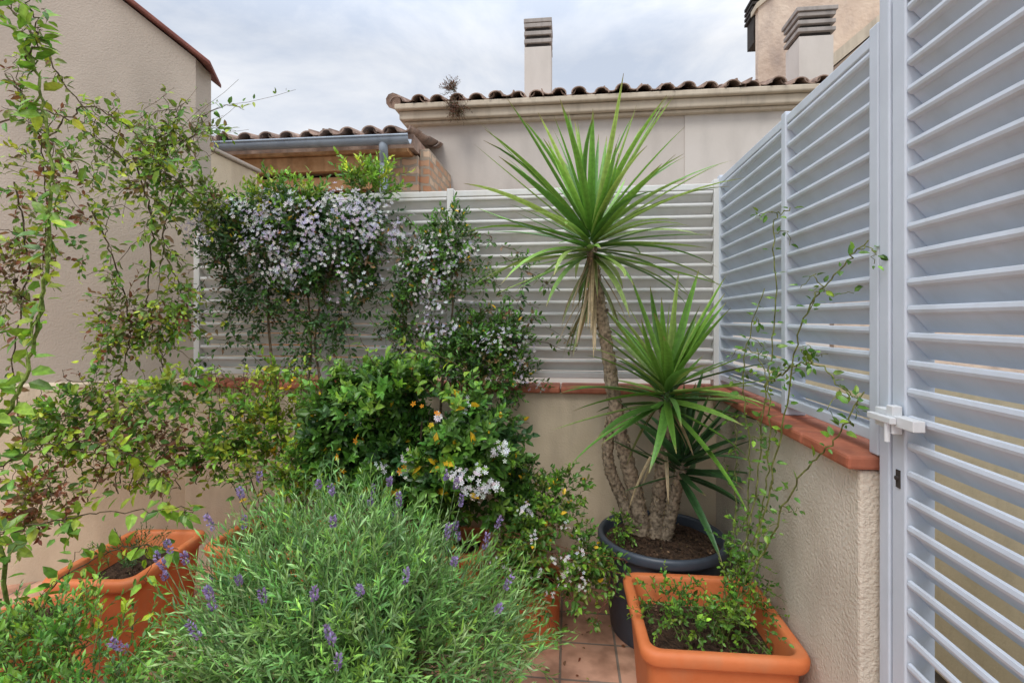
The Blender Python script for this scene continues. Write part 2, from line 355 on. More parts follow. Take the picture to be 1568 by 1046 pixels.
def sprigs(M,base,dirs,Ls,K,ang,ll,lw,pal,T=OV,F=OVF,droop=.1,start=.15,up=.5,mi=0,stem=(.12,.13,.05),sr=.0015,odd=None,oddp=.0,smi=1):
    n=len(base);dirs=norm(dirs);Ls=np.broadcast_to(Ls,(n,)).astype(float);u,w=perp(dirs);ph=rng.uniform(0,6.28,n)
    bc=pick(n,pal)
    for k in range(K):
        f=start+(1-start)*k/max(K-1,1)
        p=base+dirs*(Ls*f)[:,None];p[:,2]-=droop*Ls*f*f
        a_=ph+k*2.4;r=np.cos(a_)[:,None]*u+np.sin(a_)[:,None]*w
        a=ang*(1.05-.5*f)+rng.normal(size=n)*.2
        d=dirs*np.cos(a)[:,None]+r*np.sin(a)[:,None]
        nn=dirs*np.sin(a)[:,None]-r*np.cos(a)[:,None]+np.array([0,-.1,up])+rng.normal(size=(n,3))*.3
        s=rng.uniform(.65,1.2,n)*(1-.35*f)
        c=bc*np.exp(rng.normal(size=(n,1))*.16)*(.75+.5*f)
        if oddp>0:
            m_=rng.random(n)<oddp;c[m_]=np.array(odd)*np.exp(rng.normal(size=(m_.sum(),1))*.2)
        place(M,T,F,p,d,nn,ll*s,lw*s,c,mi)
    tip=base+dirs*Ls[:,None];tip[:,2]-=droop*Ls
    mid=base+dirs*(Ls*.5)[:,None];mid[:,2]-=droop*Ls*.25
    V=[]
    for q,rad in ((base,sr),(mid,sr*.8),(tip,sr*.4)):
        for t in (0,2.09,4.19): V.append(q+rad*(math.cos(t)*u+math.sin(t)*w))
    V=np.stack(V,1).reshape(-1,3);F0=[]
    for a in (0,3):
        for i in range(3): j=(i+1)%3;F0.append((a+i,a+j,a+3+j,a+3+i))
    F0=np.array(F0);FF=(F0[None]+(np.arange(n)*9)[:,None,None]).reshape(-1,4)
    M.add(V,FF,smi,np.array(stem))
_wa=rng.normal(size=(8,3));_wp=rng.uniform(0,6.28,8)
def lump(p,fq): return np.sin(p@(_wa.T*fq)+_wp).sum(1)/4
def blob(c,r,n,shell=.45,fq=9,thr=-.35):
    c=np.array(c);r=np.array(r)
    q=norm(rng.normal(size=(n*4,3)))*(rng.random((n*4,1))**shell)
    p=c+q*r;k=np.where(lump(p,fq)>thr)[0]
    if len(k)<n*.4: k=np.arange(n*4)
    k=k[:n];return p[k],q[k]
def mass(M,c,r,n,K,L0,ll,lw,pal,ang=.9,up=.5,upd=.35,fwd=-.25,thr=-.35,fq=9,droop=.15,**k):
    p,q=blob(c,r,n,thr=thr,fq=fq)
    d=norm(q*.8+np.array([0,fwd,upd])+rng.normal(size=p.shape)*.45)
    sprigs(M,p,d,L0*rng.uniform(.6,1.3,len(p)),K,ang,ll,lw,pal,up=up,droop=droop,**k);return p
def flowers(M,c,r,n,size,pal,cl=7,spread=.03,mi=2,thr=-.2,fwd=-.6):
    p,q=blob(c,r,n,shell=.15,thr=thr)
    p=p+np.array([0,-.02,0]);keep=q[:,1]<.35;p=p[keep];q=q[keep];n=len(p)
    for k in range(cl):
        pp=p+rng.normal(size=p.shape)*spread;nn=norm(q+np.array([0,fwd,.35])+rng.normal(size=p.shape)*.5)
        dd=np.cross(nn,rng.normal(size=p.shape));place(M,FL,FLF,pp,dd,nn,size*rng.uniform(.6,1.15,n),size*rng.uniform(.6,1.15,n),pick(n,pal,.08),mi)
def vine(M,ctrl,r=.003,sp=.03,ll=.035,lw=.022,pal=None,twigs=0,tl=.15,stem=(.09,.07,.04),skip=.15,hang=.2,jit=.012):
    P=spline(ctrl,10 if twigs else 5);P[1:-1]+=rng.normal(size=P[1:-1].shape)*jit*.4
    tube(M,P,r,r*.5,5,1,stem)
    seg=np.linalg.norm(np.diff(P,axis=0),axis=1);S=np.concatenate([[0],np.cumsum(seg)])
    t=np.arange(0.01,S[-1],sp);t=t[rng.random(len(t))>skip]
    if len(t)==0: return
    pos=np.stack([np.interp(t,S,P[:,i]) for i in range(3)],1)
    T=norm(np.stack([np.interp(t,S,np.gradient(P[:,i])) for i in range(3)],1))
    for side in (0,1):
        q=norm(np.cross(T,rng.normal(size=T.shape)));dd=norm(q+T*.4+np.array([0,-.15,-hang]))
        pet=rng.uniform(.006,.016,len(t))[:,None]
        nn=np.array([0,-.5,.8])+rng.normal(size=T.shape)*.45
        s=rng.uniform(.5,1.25,len(t))
        place(M,OV,OVF,pos+dd*pet,dd,nn,ll*s,lw*s,pick(len(t),pal),0)
    for _ in range(twigs):
        i=rng.integers(2,len(P));a=P[i];d=norm(rng.normal(size=3)*np.array([1,.5,1])+np.array([0,-.15,-hang*1.2]))
        l=tl*rng.uniform(.5,1.4);vine(M,[a,a+d*l*.5+rng.normal(size=3)*.012,a+d*l+np.array([0,0,-.25*l])],r*.5,sp*.8,ll*.85,lw*.85,pal,0,0,stem,skip,hang,jit)
G=(.075,.18,.028);G2=(.11,.25,.036);GD=(.040,.105,.028);GB=(.20,.36,.038);YG=(.34,.42,.036);YEc=(.80,.50,.03);RB=(.22,.085,.04);BR=(.22,.14,.065);OL=(.17,.22,.045)
OR_=(.85,.34,.03)
W=(.86,.85,.86);LI=(.64,.59,.76)

# ------------------------------------------------------------------ flowering vine on fence
M=MB();pal=[(GD,3),(G,4),((.07,.15,.06),3),(BR,.7)]
for c,r,n in (((-1.54,2.80,1.99),(.46,.15,.24),740),((-1.94,2.78,1.96),(.26,.14,.22),260),((-1.20,2.8,2.03),(.30,.14,.2),290),((-1.42,2.82,1.72),(.30,.12,.16),190),((-1.08,2.84,1.80),(.20,.10,.22),130),((-1.85,2.80,1.74),(.16,.10,.18),80)):
    mass(M,c,r,n,7,.10,.042,.020,pal,thr=-.05,fq=8,odd=YEc,oddp=.014)
for c,r,n in (((-1.74,2.84,1.62),(.10,.06,.32),80),((-1.58,2.84,1.42),(.12,.06,.2),55),((-1.95,2.84,1.68),(.07,.05,.16),40),((-1.35,2.84,1.5),(.14,.06,.14),50)):
    mass(M,c,r,n,6,.10,.038,.019,pal,upd=-.3,thr=-.1)
mass(M,(-1.64,2.76,2.16),(.24,.12,.09),95,8,.13,.052,.024,[(GB,3),(YG,2),(G2,2)],upd=.8)
mass(M,(-1.12,2.78,2.26),(.13,.10,.10),75,8,.13,.052,.024,[(GB,3),(YG,1),(G2,2)],upd=.9)
mass(M,(-2.04,2.7,2.08),(.16,.10,.08),50,7,.12,.046,.024,[(GB,3),(YG,1),(G2,2)],upd=.6)
for (cx,cz,rx,rz_,k) in ((-1.50,2.03,.50,.20,130),(-1.36,2.08,.32,.14,80),(-1.62,1.86,.30,.15,60),(-1.98,1.98,.22,.17,46),(-1.12,2.02,.24,.18,46),(-1.78,2.08,.28,.10,44),(-1.3,1.75,.3,.14,30)):
    flowers(M,(cx,2.75,cz),(rx,.19,rz_),k,.023,[(LI,3),(W,4)],thr=-.7,spread=.026)
for c in ([(-1.52,2.78,.3),(-1.58,2.83,.8),(-1.5,2.84,1.3),(-1.55,2.85,1.9)],[(-1.45,2.78,.3),(-1.40,2.84,.9),(-1.48,2.85,1.4),(-1.35,2.84,1.9)],[(-1.5,2.8,.3),(-1.7,2.84,1.0),(-1.78,2.86,1.6),(-1.7,2.84,2.0)]):
    tube(M,spline(c,10),.010,.006,6,1,(.16,.115,.075),.1)
for _ in range(38):
    a=np.array([rng.uniform(-2.15,-.9),2.80,rng.uniform(1.55,2.1)])
    vine(M,[a,a+[rng.normal()*.10,0.02,-.18],a+[rng.normal()*.2,.02,-rng.uniform(.2,.5)]],.002,.03,.036,.018,pal,1,.1)
M.build('flowering_vine',[LEAF,BARK,PETAL],smooth=False)

M=MB();pal=[(G,4),(GD,2),(G2,3),(BR,.8)]
for c,r,n in (((-.66,2.83,2.0),(.10,.07,.14),70),((-.74,2.82,1.80),(.2,.09,.20),200),((-.62,2.82,1.55),(.2,.10,.22),190),((-.88,2.83,1.46),(.14,.07,.2),80),((-.42,2.8,1.38),(.2,.11,.18),180),((-.34,2.78,1.18),(.18,.1,.12),110),((-.62,2.8,1.25),(.24,.1,.13),140)):
    mass(M,c,r,n,7,.10,.040,.019,pal,thr=0,fq=10,odd=YEc,oddp=.012)
for c,r,n in (((-.66,2.76,1.92),(.16,.08,.16),22),((-.74,2.74,1.75),(.18,.1,.16),30),((-.33,2.72,1.34),(.14,.08,.12),20),((-.66,2.74,1.5),(.16,.08,.14),20),((-.2,2.74,1.2),(.12,.05,.06),10)):
    flowers(M,c,r,n,.021,[(W,4),(LI,1.5)],cl=6,spread=.022,thr=-.6)
for c in ([(-.7,2.75,.3),(-.72,2.84,1.1),(-.66,2.86,1.6),(-.7,2.86,2.1)],[(-.6,2.75,.3),(-.55,2.84,1.1),(-.6,2.86,1.5)]):
    tube(M,spline(c,10),.009,.004,6,1,(.16,.115,.075),.1)
for _ in range(36):
    a=np.array([rng.uniform(-1.05,-.25),2.83,rng.uniform(1.3,1.95)])
    vine(M,[a,a+[rng.normal()*.12,-.02,rng.normal()*.1],a+[rng.normal()*.24,-.02,-rng.uniform(-.12,.3)]],.002,.028,.036,.018,pal,1,.1)
M.build('climbing_vine',[LEAF,BARK,PETAL])

# ------------------------------------------------------------------ central broadleaf shrub
M=MB();pal=[(G,5),(GD,3),(G2,3.5),(GB,1)]
for c,r,n in (((-.80,2.45,.98),(.46,.30,.24),700),((-.62,2.42,.74),(.42,.28,.24),440),((-1.07,2.5,.88),(.30,.26,.26),300),((-.84,2.5,1.15),(.26,.2,.12),170),((-.47,2.45,.84),(.24,.24,.26),230)):
    mass(M,c,r,n,8,.085,.062,.034,pal,thr=-.05,fq=9,odd=YEc,oddp=.012,ang=1.0)
mass(M,(-.85,2.36,1.12),(.44,.2,.14),100,7,.09,.062,.031,[(GB,2),(G2,4)],upd=.8)
mass(M,(-.70,2.2,.95),(.44,.08,.25),90,7,.08,.062,.033,[(GB,1),(G2,3),(G,2)],upd=.5,odd=YEc,oddp=.04,thr=0)
flowers(M,(-.75,2.30,.93),(.44,.22,.27),26,.030,[(OR_,3),(YEc,3)],cl=2,spread=.012,thr=-9)
for c,r,n in (((-.38,2.10,.84),(.10,.05,.05),14),((-.30,2.16,.96),(.06,.05,.04),4),((-.47,2.10,.85),(.05,.04,.03),4),((-.65,2.22,.98),(.35,.08,.2),7)):
    flowers(M,c,r,n,.022,[(W,4)],cl=9,spread=.014,thr=-9)
for i in range(6): tube(M,spline([(-.8+.05*i-.12,2.5,.25),(-.8+.1*(i-2.5),2.5,.7),(-.8+.16*(i-2.5),2.45,1.0)],6),.010,.005,6,1,(.1,.07,.045),.1)
for _ in range(14):
    a=np.array([rng.uniform(-1.25,-.4),2.4,rng.uniform(.9,1.15)]);vine(M,[a,a+[rng.normal()*.06,-.04,.12],a+[rng.normal()*.14,-.06,.2+rng.random()*.1]],.003,.026,.05,.025,[(GB,3),(G2,2),(YG,1)],1,.07)
M.build('broadleaf_shrub',[LEAF,BARK,PETAL])

M=MB();pal=[(YG,4),(GB,3),(G2,1),(YEc,.6)]
mass(M,(-1.50,2.45,.98),(.17,.14,.26),150,7,.10,.044,.023,pal,upd=.7,thr=-.1)
mass(M,(-1.36,2.35,.74),(.24,.18,.18),170,7,.10,.044,.023,[(YG,2),(GB,3),(G2,3)],upd=.7,thr=-.1)
mass(M,(-1.74,2.55,.95),(.2,.1,.25),70,5,.12,.03,.014,[(RB,3),(BR,2),(OL,2)],thr=-.1)
for i in range(8):
    x=-1.78+.08*i;vine(M,[(-1.5,2.5,.3),(x,2.42,.8),(x+rng.normal()*.1,2.42,1.27)],.003,.035,.038,.021,pal,3,.14)
M.build('yellow_green_shrub',[LEAF,BARK])

M=MB();pal=[(G,3),(G2,3),(OL,1.5),(GB,1.5)]
for c,r,n in (((-.14,2.38,.50),(.24,.18,.20),280),((-.30,2.42,.70),(.15,.12,.14),100),((.03,2.34,.40),(.14,.12,.13),90),((-.06,2.5,.68),(.15,.1,.12),60),((-.22,2.26,.34),(.14,.06,.12),70)):
    mass(M,c,r,n,6,.08,.038,.021,pal,thr=-.1,fq=11,odd=YEc,oddp=.02)
for c,r,n in (((-.02,2.15,.50),(.06,.04,.06),7),((-.18,2.2,.68),(.04,.03,.02),3),((.05,2.16,.40),(.05,.04,.02),3),((-.12,2.18,.5),(.2,.05,.18),10)):
    flowers(M,c,r,n,.017,[(W,4)],cl=6,spread=.013,thr=-9)
for _ in range(20):
    a=np.array([rng.uniform(-.3,.12),2.28,rng.uniform(.32,.6)]);vine(M,[a,a+[rng.normal()*.1,-.05,.02],a+[rng.normal()*.2,-.08,-rng.uniform(.05,.3)]],.0018,.028,.032,.017,pal,1,.08,stem=(.18,.07,.04))
M.build('white_flowering_shrub',[LEAF,BARK,PETAL])

# ------------------------------------------------------------------ lavender
LV=[((.19,.38,.095),4),((.13,.29,.08),3),((.28,.45,.17),2),((.23,.43,.07),2)]
PU=[((.30,.22,.42),2),((.40,.32,.54),2),((.22,.16,.28),1)]
def lavender(name,c,r,n,ns,ll=.052,lw=.0078,pal=LV,hmin=-.2,K=15,lmp=.20):
    M=MB();c=np.array(c);r=np.array(r)
    q=norm(rng.normal(size=(n*3,3)));q=q[q[:,2]>hmin][:n];n=len(q)
    lm=1+lmp*lump(q,4.2)
    rad=(rng.random(n)**.5)*.84*lm
    p=c+q*r*rad[:,None]
    d=norm(q*np.array([1,1,.7])+np.array([0,0,.7])+rng.normal(size=(n,3))*.40)
    sprigs(M,p,d,rng.uniform(.08,.23,n),K,.85,ll,lw,pal,T=NA,F=NAF,droop=.05,start=.02,up=.2,stem=(.17,.25,.09),sr=.0016)
    for i in range(70):
        qq=norm(np.array([rng.normal(),rng.normal(),abs(rng.normal())*.6]));tube(M,spline([c-[0,0,.25],c+qq*r*.45,c+qq*r*.85],5),.006,.002,4,1,(.12,.10,.06))
    for i in range(ns):
        qq=norm(np.array([rng.normal(),rng.normal()-.3,abs(rng.normal())+.35]))
        a=c+qq*r*.80;dd=norm(qq*.6+np.array([0,0,1.])+rng.normal(size=3)*.25);l=rng.uniform(.10,.28)
        tube(M,spline([a,a+dd*l*.5+rng.normal(size=3)*.008,a+dd*l],4),.0015,.001,4,1,(.18,.26,.12))
        m=44;h=rng.uniform(.025,.055);k=rng.random(m);ph=rng.uniform(0,6.28,m);u,w=perp(dd[None]);rr_=.0065*np.sin(np.clip(k,.08,.92)*math.pi)**.5
        rd=np.cos(ph)[:,None]*u+np.sin(ph)[:,None]*w
        pp=a+dd*l+dd*(k*h)[:,None]+rd*rr_[:,None]*.6
        place(M,NA,NAF,pp,rd+dd*.9,np.cross(rd,dd)+rng.normal(size=(m,3)),np.full(m,.011),np.full(m,.0065),pick(m,PU),2)
    M.build(name,[LEAF,BARK,PETAL])
lavender('lavender_bush',(-.70,1.58,.40),(.60,.48,.45),2300,46,lmp=.24)

# ------------------------------------------------------------------ leafy plant, near left corner
M=MB();pal=[((.13,.31,.05),3),((.09,.23,.045),3),((.20,.38,.06),2)]
for c,r,n in (((-1.55,1.32,.38),(.42,.26,.22),420),((-1.20,1.20,.36),(.24,.22,.20),220),((-1.85,1.38,.34),(.2,.2,.2),160)):
    mass(M,c,r,n,14,.15,.034,.011,pal,thr=-.2,fq=8,upd=.8,T=NA,F=NAF,ang=.95)
mass(M,(-1.55,1.30,.50),(.45,.25,.10),80,7,.12,.045,.022,[(GB,3),(G2,3),(YG,1)],upd=.7,thr=-.1)
M.build('feathery_leaf_plant',[LEAF,BARK])

# ------------------------------------------------------------------ wall creepers, left
M=MB();pal=[(G2,3),(OL,3),(YG,3),(GB,2),(BR,.7)];pr=[(RB,3),(BR,2),(OL,2),(YG,1.5)]
C=[[(-2.95,2.3,3.2),(-2.67,2.3,2.92),(-2.48,2.32,2.62),(-2.21,2.36,2.39),(-1.90,2.42,2.13)],
[(-2.9,2.3,2.5),(-2.6,2.3,2.55),(-2.3,2.36,2.35),(-2.05,2.4,2.2)],
[(-2.85,2.3,2.75),(-2.7,2.3,2.55),(-2.62,2.3,2.2),(-2.66,2.32,1.75)],
[(-2.15,2.38,2.38),(-2.0,2.5,2.45),(-1.92,2.5,2.58)],
[(-2.1,2.4,2.2),(-2.05,2.42,2.42),(-1.98,2.42,2.6)],
[(-2.2,2.36,2.35),(-2.12,2.4,2.0),(-2.16,2.42,1.6),(-2.08,2.42,1.25)],
[(-2.0,2.42,2.2),(-2.08,2.42,1.9),(-2.0,2.46,1.6),(-2.12,2.46,1.3)],
[(-2.45,2.36,2.1),(-2.32,2.38,1.8),(-2.25,2.4,1.45),(-2.32,2.4,1.15)],
[(-2.8,2.3,2.2),(-2.72,2.3,1.8),(-2.8,2.3,1.3),(-2.74,2.3,.8),(-2.65,2.3,.4)]]
for i,c in enumerate(C): vine(M,c,.0045,.038,.054,.029,pal if i not in (2,8) else pr+pal,12,.22,skip=.22)
for _ in range(16):
    a=np.array([rng.uniform(-2.2,-1.75),2.4,rng.uniform(2.2,2.45)]);vine(M,[a,a+[rng.normal()*.08,0,.12],a+[rng.normal()*.2,-.02,.15+rng.random()*.2]],.0015,.06,.03,.014,pal,0,stem=(.16,.12,.08),skip=.45)
for c,r,n,pp in (((-2.62,2.34,2.15),(.28,.07,.4),100,pal+pr),((-2.15,2.40,2.25),(.22,.07,.14),60,pal),((-2.10,2.42,1.75),(.14,.06,.35),140,pal+pr),((-2.3,2.4,1.5),(.12,.05,.25),70,pr+pal),((-2.75,2.3,1.7),(.15,.06,.3),60,pr),((-1.96,2.55,2.12),(.12,.08,.12),60,pal)):
    mass(M,c,r,n,5,.11,.044,.023,pp,thr=0,upd=-.1,fq=7)
M.build('wall_creeper',[LEAF,BARK])
M=MB();pal=[(G2,3),(GB,4),(G,1),(YG,2)]
for _ in range(30):
    a=np.array([rng.uniform(-2.75,-1.75),rng.uniform(2.35,2.55),rng.uniform(.5,.8)]);h=rng.uniform(.2,.55)
    vine(M,[a,a+[rng.normal()*.08,0,h*.5],a+[rng.normal()*.22,-.05,h]],.0025,.04,.046,.026,pal if rng.random()<.7 else pr,3,.14)
for c,r,n,pp in (((-1.80,2.45,.92),(.16,.10,.18),90,pal),((-2.35,2.35,.98),(.35,.1,.18),70,pal),((-2.6,2.2,.62),(.22,.1,.12),60,pr),((-1.95,2.3,1.14),(.2,.1,.1),50,pal)):
    mass(M,c,r,n,6,.11,.052,.029,pp,thr=-.05,upd=.2,fq=7)
for z,x in ((.86,-2.6),(1.04,-2.7),(1.2,-2.5)): vine(M,[(x,2.3,z),(x+.4,2.3,z-.02),(x+.85,2.3,z+.05)],.003,.05,.05,.03,pal,4,.12)
M.build('trailing_shrub',[LEAF,BARK])
M=MB();pal=[(G2,2),(GB,4),(YG,2)]
vine(M,[(-1.98,1.62,.38),(-1.93,1.52,1.02),(-1.81,1.51,1.28),(-1.74,1.52,1.6),(-1.715,1.52,1.92),(-1.73,1.52,2.17),(-1.79,1.51,2.4),(-1.92,1.5,2.55)],.0075,.042,.066,.037,pal,12,.12,skip=.1,stem=(.16,.22,.05))
vine(M,[(-1.79,1.51,2.36),(-1.74,1.5,2.46),(-1.80,1.5,2.60)],.003,.035,.058,.032,pal,4,.09)
vine(M,[(-1.73,1.52,2.1),(-1.62,1.56,2.22),(-1.50,1.62,2.14),(-1.42,1.66,2.02)],.003,.035,.050,.027,pal,4,.09)
vine(M,[(-1.95,1.5,.98),(-1.75,1.55,1.08),(-1.55,1.6,1.06),(-1.38,1.65,.92)],.003,.042,.058,.032,pal,6,.10)
vine(M,[(-1.95,1.5,.76),(-1.7,1.5,.84),(-1.5,1.55,.86),(-1.25,1.6,.86)],.003,.045,.058,.032,pal,5,.08)
vine(M,[(-1.85,1.55,.42),(-1.72,1.55,.62),(-1.52,1.6,.72),(-1.36,1.65,.70)],.003,.042,.055,.03,pal,4,.09)
M.build('climbing_stem_plant',[LEAF,BARK])

# ------------------------------------------------------------------ yucca
def yleaf(M,base,d,Lh,w,g,col,mi=0,n=9,kink=0):
    p=np.array(base,float);d=norm(np.array(d,float));side=norm(np.cross(d,[0,0,1.])+rng.normal(size=3)*.22);V=[];Cc=[]
    for i in range(n):
        t=i/(n-1);ww=w*(min(1,.55+t*2.2))*(1-t**2.2)**.8 if i<n-1 else 0.0008
        up_=norm(np.cross(side,d))
        V+= [p+side*ww+up_*ww*.4,p.copy(),p-side*ww+up_*ww*.4]
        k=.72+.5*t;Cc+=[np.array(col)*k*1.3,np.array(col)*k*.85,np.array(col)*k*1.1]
        if i==n-1: Cc[-3:]=[np.array((.30,.22,.09))]*3
        p=p+d*Lh/(n-1);d=norm(d+np.array([0,0,-g*(t+.2)])+side*kink*.03)
        side=norm(side-d*np.dot(side,d))
    F0=[]
    for i in range(n-1):
        for j in (0,1): a=i*3+j;F0.append((a,a+1,a+4,a+3))
    M.add(V,np.array(F0),mi,np.array(Cc))
def crown(M,c,ax,n,L0,L1,w,cols,amax=2.0,h=.16,g=.10):
    c=np.array(c,float);ax=norm(np.array(ax,float));u,v=perp(ax[None]);u=u[0];v=v[0]
    for i in range(n):
        f=(i+.5)/n;th=.06+amax*f**.8+rng.normal()*.13;ph=i*2.39996+rng.normal()*.25
        rd=math.cos(ph)*u+math.sin(ph)*v
        b=c+ax*(h*(.5-f))+rd*.018
        Lh=(L0+(L1-L0)*math.sin(math.pi*min(1,.25+f*.75)))*rng.uniform(.74,1.12)
        if f<.1: Lh*=.95
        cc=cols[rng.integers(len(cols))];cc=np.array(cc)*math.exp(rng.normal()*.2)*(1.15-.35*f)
        yleaf(M,b,math.cos(th)*ax+math.sin(th)*rd,Lh,w*rng.uniform(.75,1.15),g*rng.uniform(-.2,2.0)*(.3+.8*f),cc,kink=rng.normal())
M=MB();YC=[(.13,.29,.04),(.20,.38,.06),(.095,.23,.038),(.32,.46,.11)]
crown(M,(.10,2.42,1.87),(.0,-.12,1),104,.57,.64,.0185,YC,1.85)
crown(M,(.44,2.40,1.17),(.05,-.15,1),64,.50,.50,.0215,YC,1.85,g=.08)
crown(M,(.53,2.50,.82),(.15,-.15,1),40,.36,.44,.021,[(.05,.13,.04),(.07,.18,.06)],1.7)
for c,n,rad in (((.115,2.43,1.72),30,.03),((.44,2.43,1.04),10,.03)):
    for i in range(n):
        a=rng.uniform(0,6.28);b=np.array(c)+[rad*math.cos(a),rad*math.sin(a),rng.uniform(-.16,.08)]
        yleaf(M,b,[math.cos(a)*.6,math.sin(a)*.6,-.9],rng.uniform(.14,.36),.009,.15,(.42,.32,.18) if rng.random()<.6 else (.2,.24,.08),0)
tcol=(.32,.25,.18)
def trunk(P,r0,r1):
    S=spline(P,22);tube(M,S,r0,r1,14,1,tcol,.09)
    for i in range(2,len(S)-1):
        for k in range(3):
            a=rng.uniform(0,6.28);r=r0+(r1-r0)*i/len(S);b=S[i]+[math.cos(a)*r*.97,math.sin(a)*r*.97,0]
            yleaf(M,b,[math.cos(a)*.2,math.sin(a)*.2,.97],.016,.011,.0,np.array((.34,.27,.19))*rng.uniform(.55,1.2),1,n=3)
trunk([(.38,2.66,.38),(.33,2.62,.62),(.24,2.54,.98),(.18,2.48,1.35),(.12,2.43,1.70),(.10,2.42,1.84)],.042,.022)
trunk([(.43,2.64,.38),(.44,2.60,.62),(.45,2.5,.9),(.44,2.41,1.12)],.040,.026)
trunk([(.34,2.66,.38),(.27,2.66,.58),(.195,2.61,.78),(.20,2.56,.98),(.22,2.53,1.10)],.034,.020)
trunk([(.47,2.62,.38),(.5,2.56,.6),(.53,2.51,.8)],.030,.026)
M.build('yucca_plant',[YUC,BARK],smooth=True)

# ------------------------------------------------------------------ pots
def rrect(cx,cy,a,b,r,z,ang=0,k=7):
    pts=[]
    for sx,sy,a0 in ((1,1,0),(-1,1,90),(-1,-1,180),(1,-1,270)):
        for t in np.linspace(0,90,k):
            th=math.radians(a0+t);pts.append((sx*(a-r)+r*math.cos(th),sy*(b-r)+r*math.sin(th)))
    c,s_=math.cos(ang),math.sin(ang);return np.array([(cx+x*c-y*s_,cy+x*s_+y*c,z) for x,y in pts])
def soilcap(M,ring,mi):
    n=len(ring);c=ring.mean(0);R=[ring]
    for f in (.92,.84,.76,.68,.6,.5,.4,.3,.2,.1):
        q=c+(ring-c)*f;q=q.copy();q[:,2]+=rng.normal(size=n)*.008;R.append(q)
    loft(M,R,mi,False,True)
    m=300;t=rng.random((m,1))**.5*.95;k=rng.integers(0,n,m);p=c+(ring[k]-c)*t;p[:,2]+=.007
    place(M,NA,NAF,p,rng.normal(size=(m,3)),rng.normal(size=(m,3)),rng.uniform(.008,.02,m),rng.uniform(.005,.012,m),pick(m,[((.10,.06,.035),3),((.22,.15,.09),1),((.04,.025,.015),3)]),2)
def planter(name,cx,cy,a,b,h,ang,soil):
    M=MB();t=.05
    R=[rrect(cx,cy,a-t,b-t,.05,0.001,ang),rrect(cx,cy,a-t*.97,b-t*.97,.05,.02,ang),rrect(cx,cy,a-.022,b-.022,.055,h-.06,ang),rrect(cx,cy,a-.02,b-.02,.055,h-.052,ang),
       rrect(cx,cy,a-.004,b-.004,.06,h-.048,ang),rrect(cx,cy,a,b,.06,h-.04,ang),rrect(cx,cy,a+.002,b+.002,.06,h-.015,ang),rrect(cx,cy,a-.003,b-.003,.06,h-.004,ang),rrect(cx,cy,a-.010,b-.010,.058,h,ang),
       rrect(cx,cy,a-.030,b-.030,.045,h-.001,ang),rrect(cx,cy,a-.036,b-.036,.042,h-.006,ang),rrect(cx,cy,a-.039,b-.039,.04,h-.02,ang),rrect(cx,cy,a-.055,b-.055,.04,soil-.02,ang)]
    loft(M,R,0,True);soilcap(M,rrect(cx,cy,a-.052,b-.052,.04,soil,ang),1)
    return M.build(name,[ORANGE,SOIL,BARK],smooth=True)
planter('rectangular_planter',.500,1.98,.27,.275,.42,.02,.31)
planter('rectangular_planter',-2.00,2.15,.20,.27,.43,.10,.34)
planter('rectangular_planter',-1.45,2.45,.30,.2,.42,0,.36)
planter('rectangular_planter',-.75,2.52,.35,.17,.40,0,.34)
def pot(name,cx,cy,r,h,soil,mat,k=48,taper=.78,lip=.022):
    M=MB();a=np.linspace(0,2*math.pi,k,endpoint=False)
    def c(rad,z): return np.stack([cx+rad*np.cos(a),cy+rad*np.sin(a),np.full(k,z)],1)
    prof=[(r*taper,0.001),(r*taper*1.02,.015),(r-.024,h-.06),(r-.022,h-.05),(r-.003,h-.047),(r,h-.038),(r+.001,h-.014),(r-.004,h-.003),(r-.012,h),(r-lip,h-.002),(r-lip-.006,h-.012),(r-lip-.014,soil-.02)]
    loft(M,[c(*p) for p in prof],0,True);soilcap(M,c(r-lip-.012,soil),1);return M.build(name,[mat,SOIL,BARK],smooth=True)
pot('round_black_pot',.445,2.565,.305,.465,.415,DARKPOT)
pot('round_terracotta_pot',-1.96,1.68,.14,.43,.385,ORANGE)
pot('round_terracotta_pot',-.17,2.46,.15,.28,.24,ORANGE)
pot('round_terracotta_pot',-.70,1.60,.24,.34,.30,ORANGE)
pot('round_terracotta_pot',-1.50,1.28,.2,.24,.2,ORANGE)

# ------------------------------------------------------------------ climber in right planter
M=MB();pal=[(G2,3),(G,2),(GB,2.5)];st=(.15,.17,.05)
for c in ([(.56,2.0,.3),(.62,2.0,.55),(.71,2.04,.86),(.72,2.0,1.15),(.74,1.95,1.5),(.74,1.95,1.84),(.78,1.92,1.90)],
 [(.58,1.98,.3),(.68,1.95,.7),(.72,1.85,1.1),(.73,1.72,1.48),(.76,1.58,1.62),(.785,1.45,1.71)],
 [(.54,1.98,.3),(.66,1.9,.62),(.715,1.72,.98),(.75,1.55,1.16),(.775,1.45,1.31)],
 [(.55,2.03,.3),(.67,2.06,.6),(.70,2.10,1.0),(.68,2.1,1.35),(.74,2.05,1.62)],
 [(.72,2.0,1.25),(.76,1.85,1.34),(.77,1.7,1.36),(.78,1.55,1.30)],
 [(.55,2.0,.3),(.62,2.1,.5),(.68,2.2,.75),(.71,2.3,1.05)],
 [(.57,2.0,.3),(.66,2.0,.6),(.71,1.95,.9),(.70,1.9,1.2),(.66,1.9,1.4)]):
    vine(M,c,.0036,.045,.030,.017,pal,6,.07,st,skip=.25,jit=.01)
for c,r,n in (((.40,1.92,.42),(.14,.12,.06),55),((.60,1.95,.43),(.14,.12,.10),70),((.66,2.05,.58),(.07,.08,.16),45),((.40,2.10,.42),(.10,.06,.05),22)):
    mass(M,c,r,n,7,.08,.026,.015,pal,thr=-.1,upd=.3)
M.build('thin_climber',[LEAF,BARK])
M=MB()
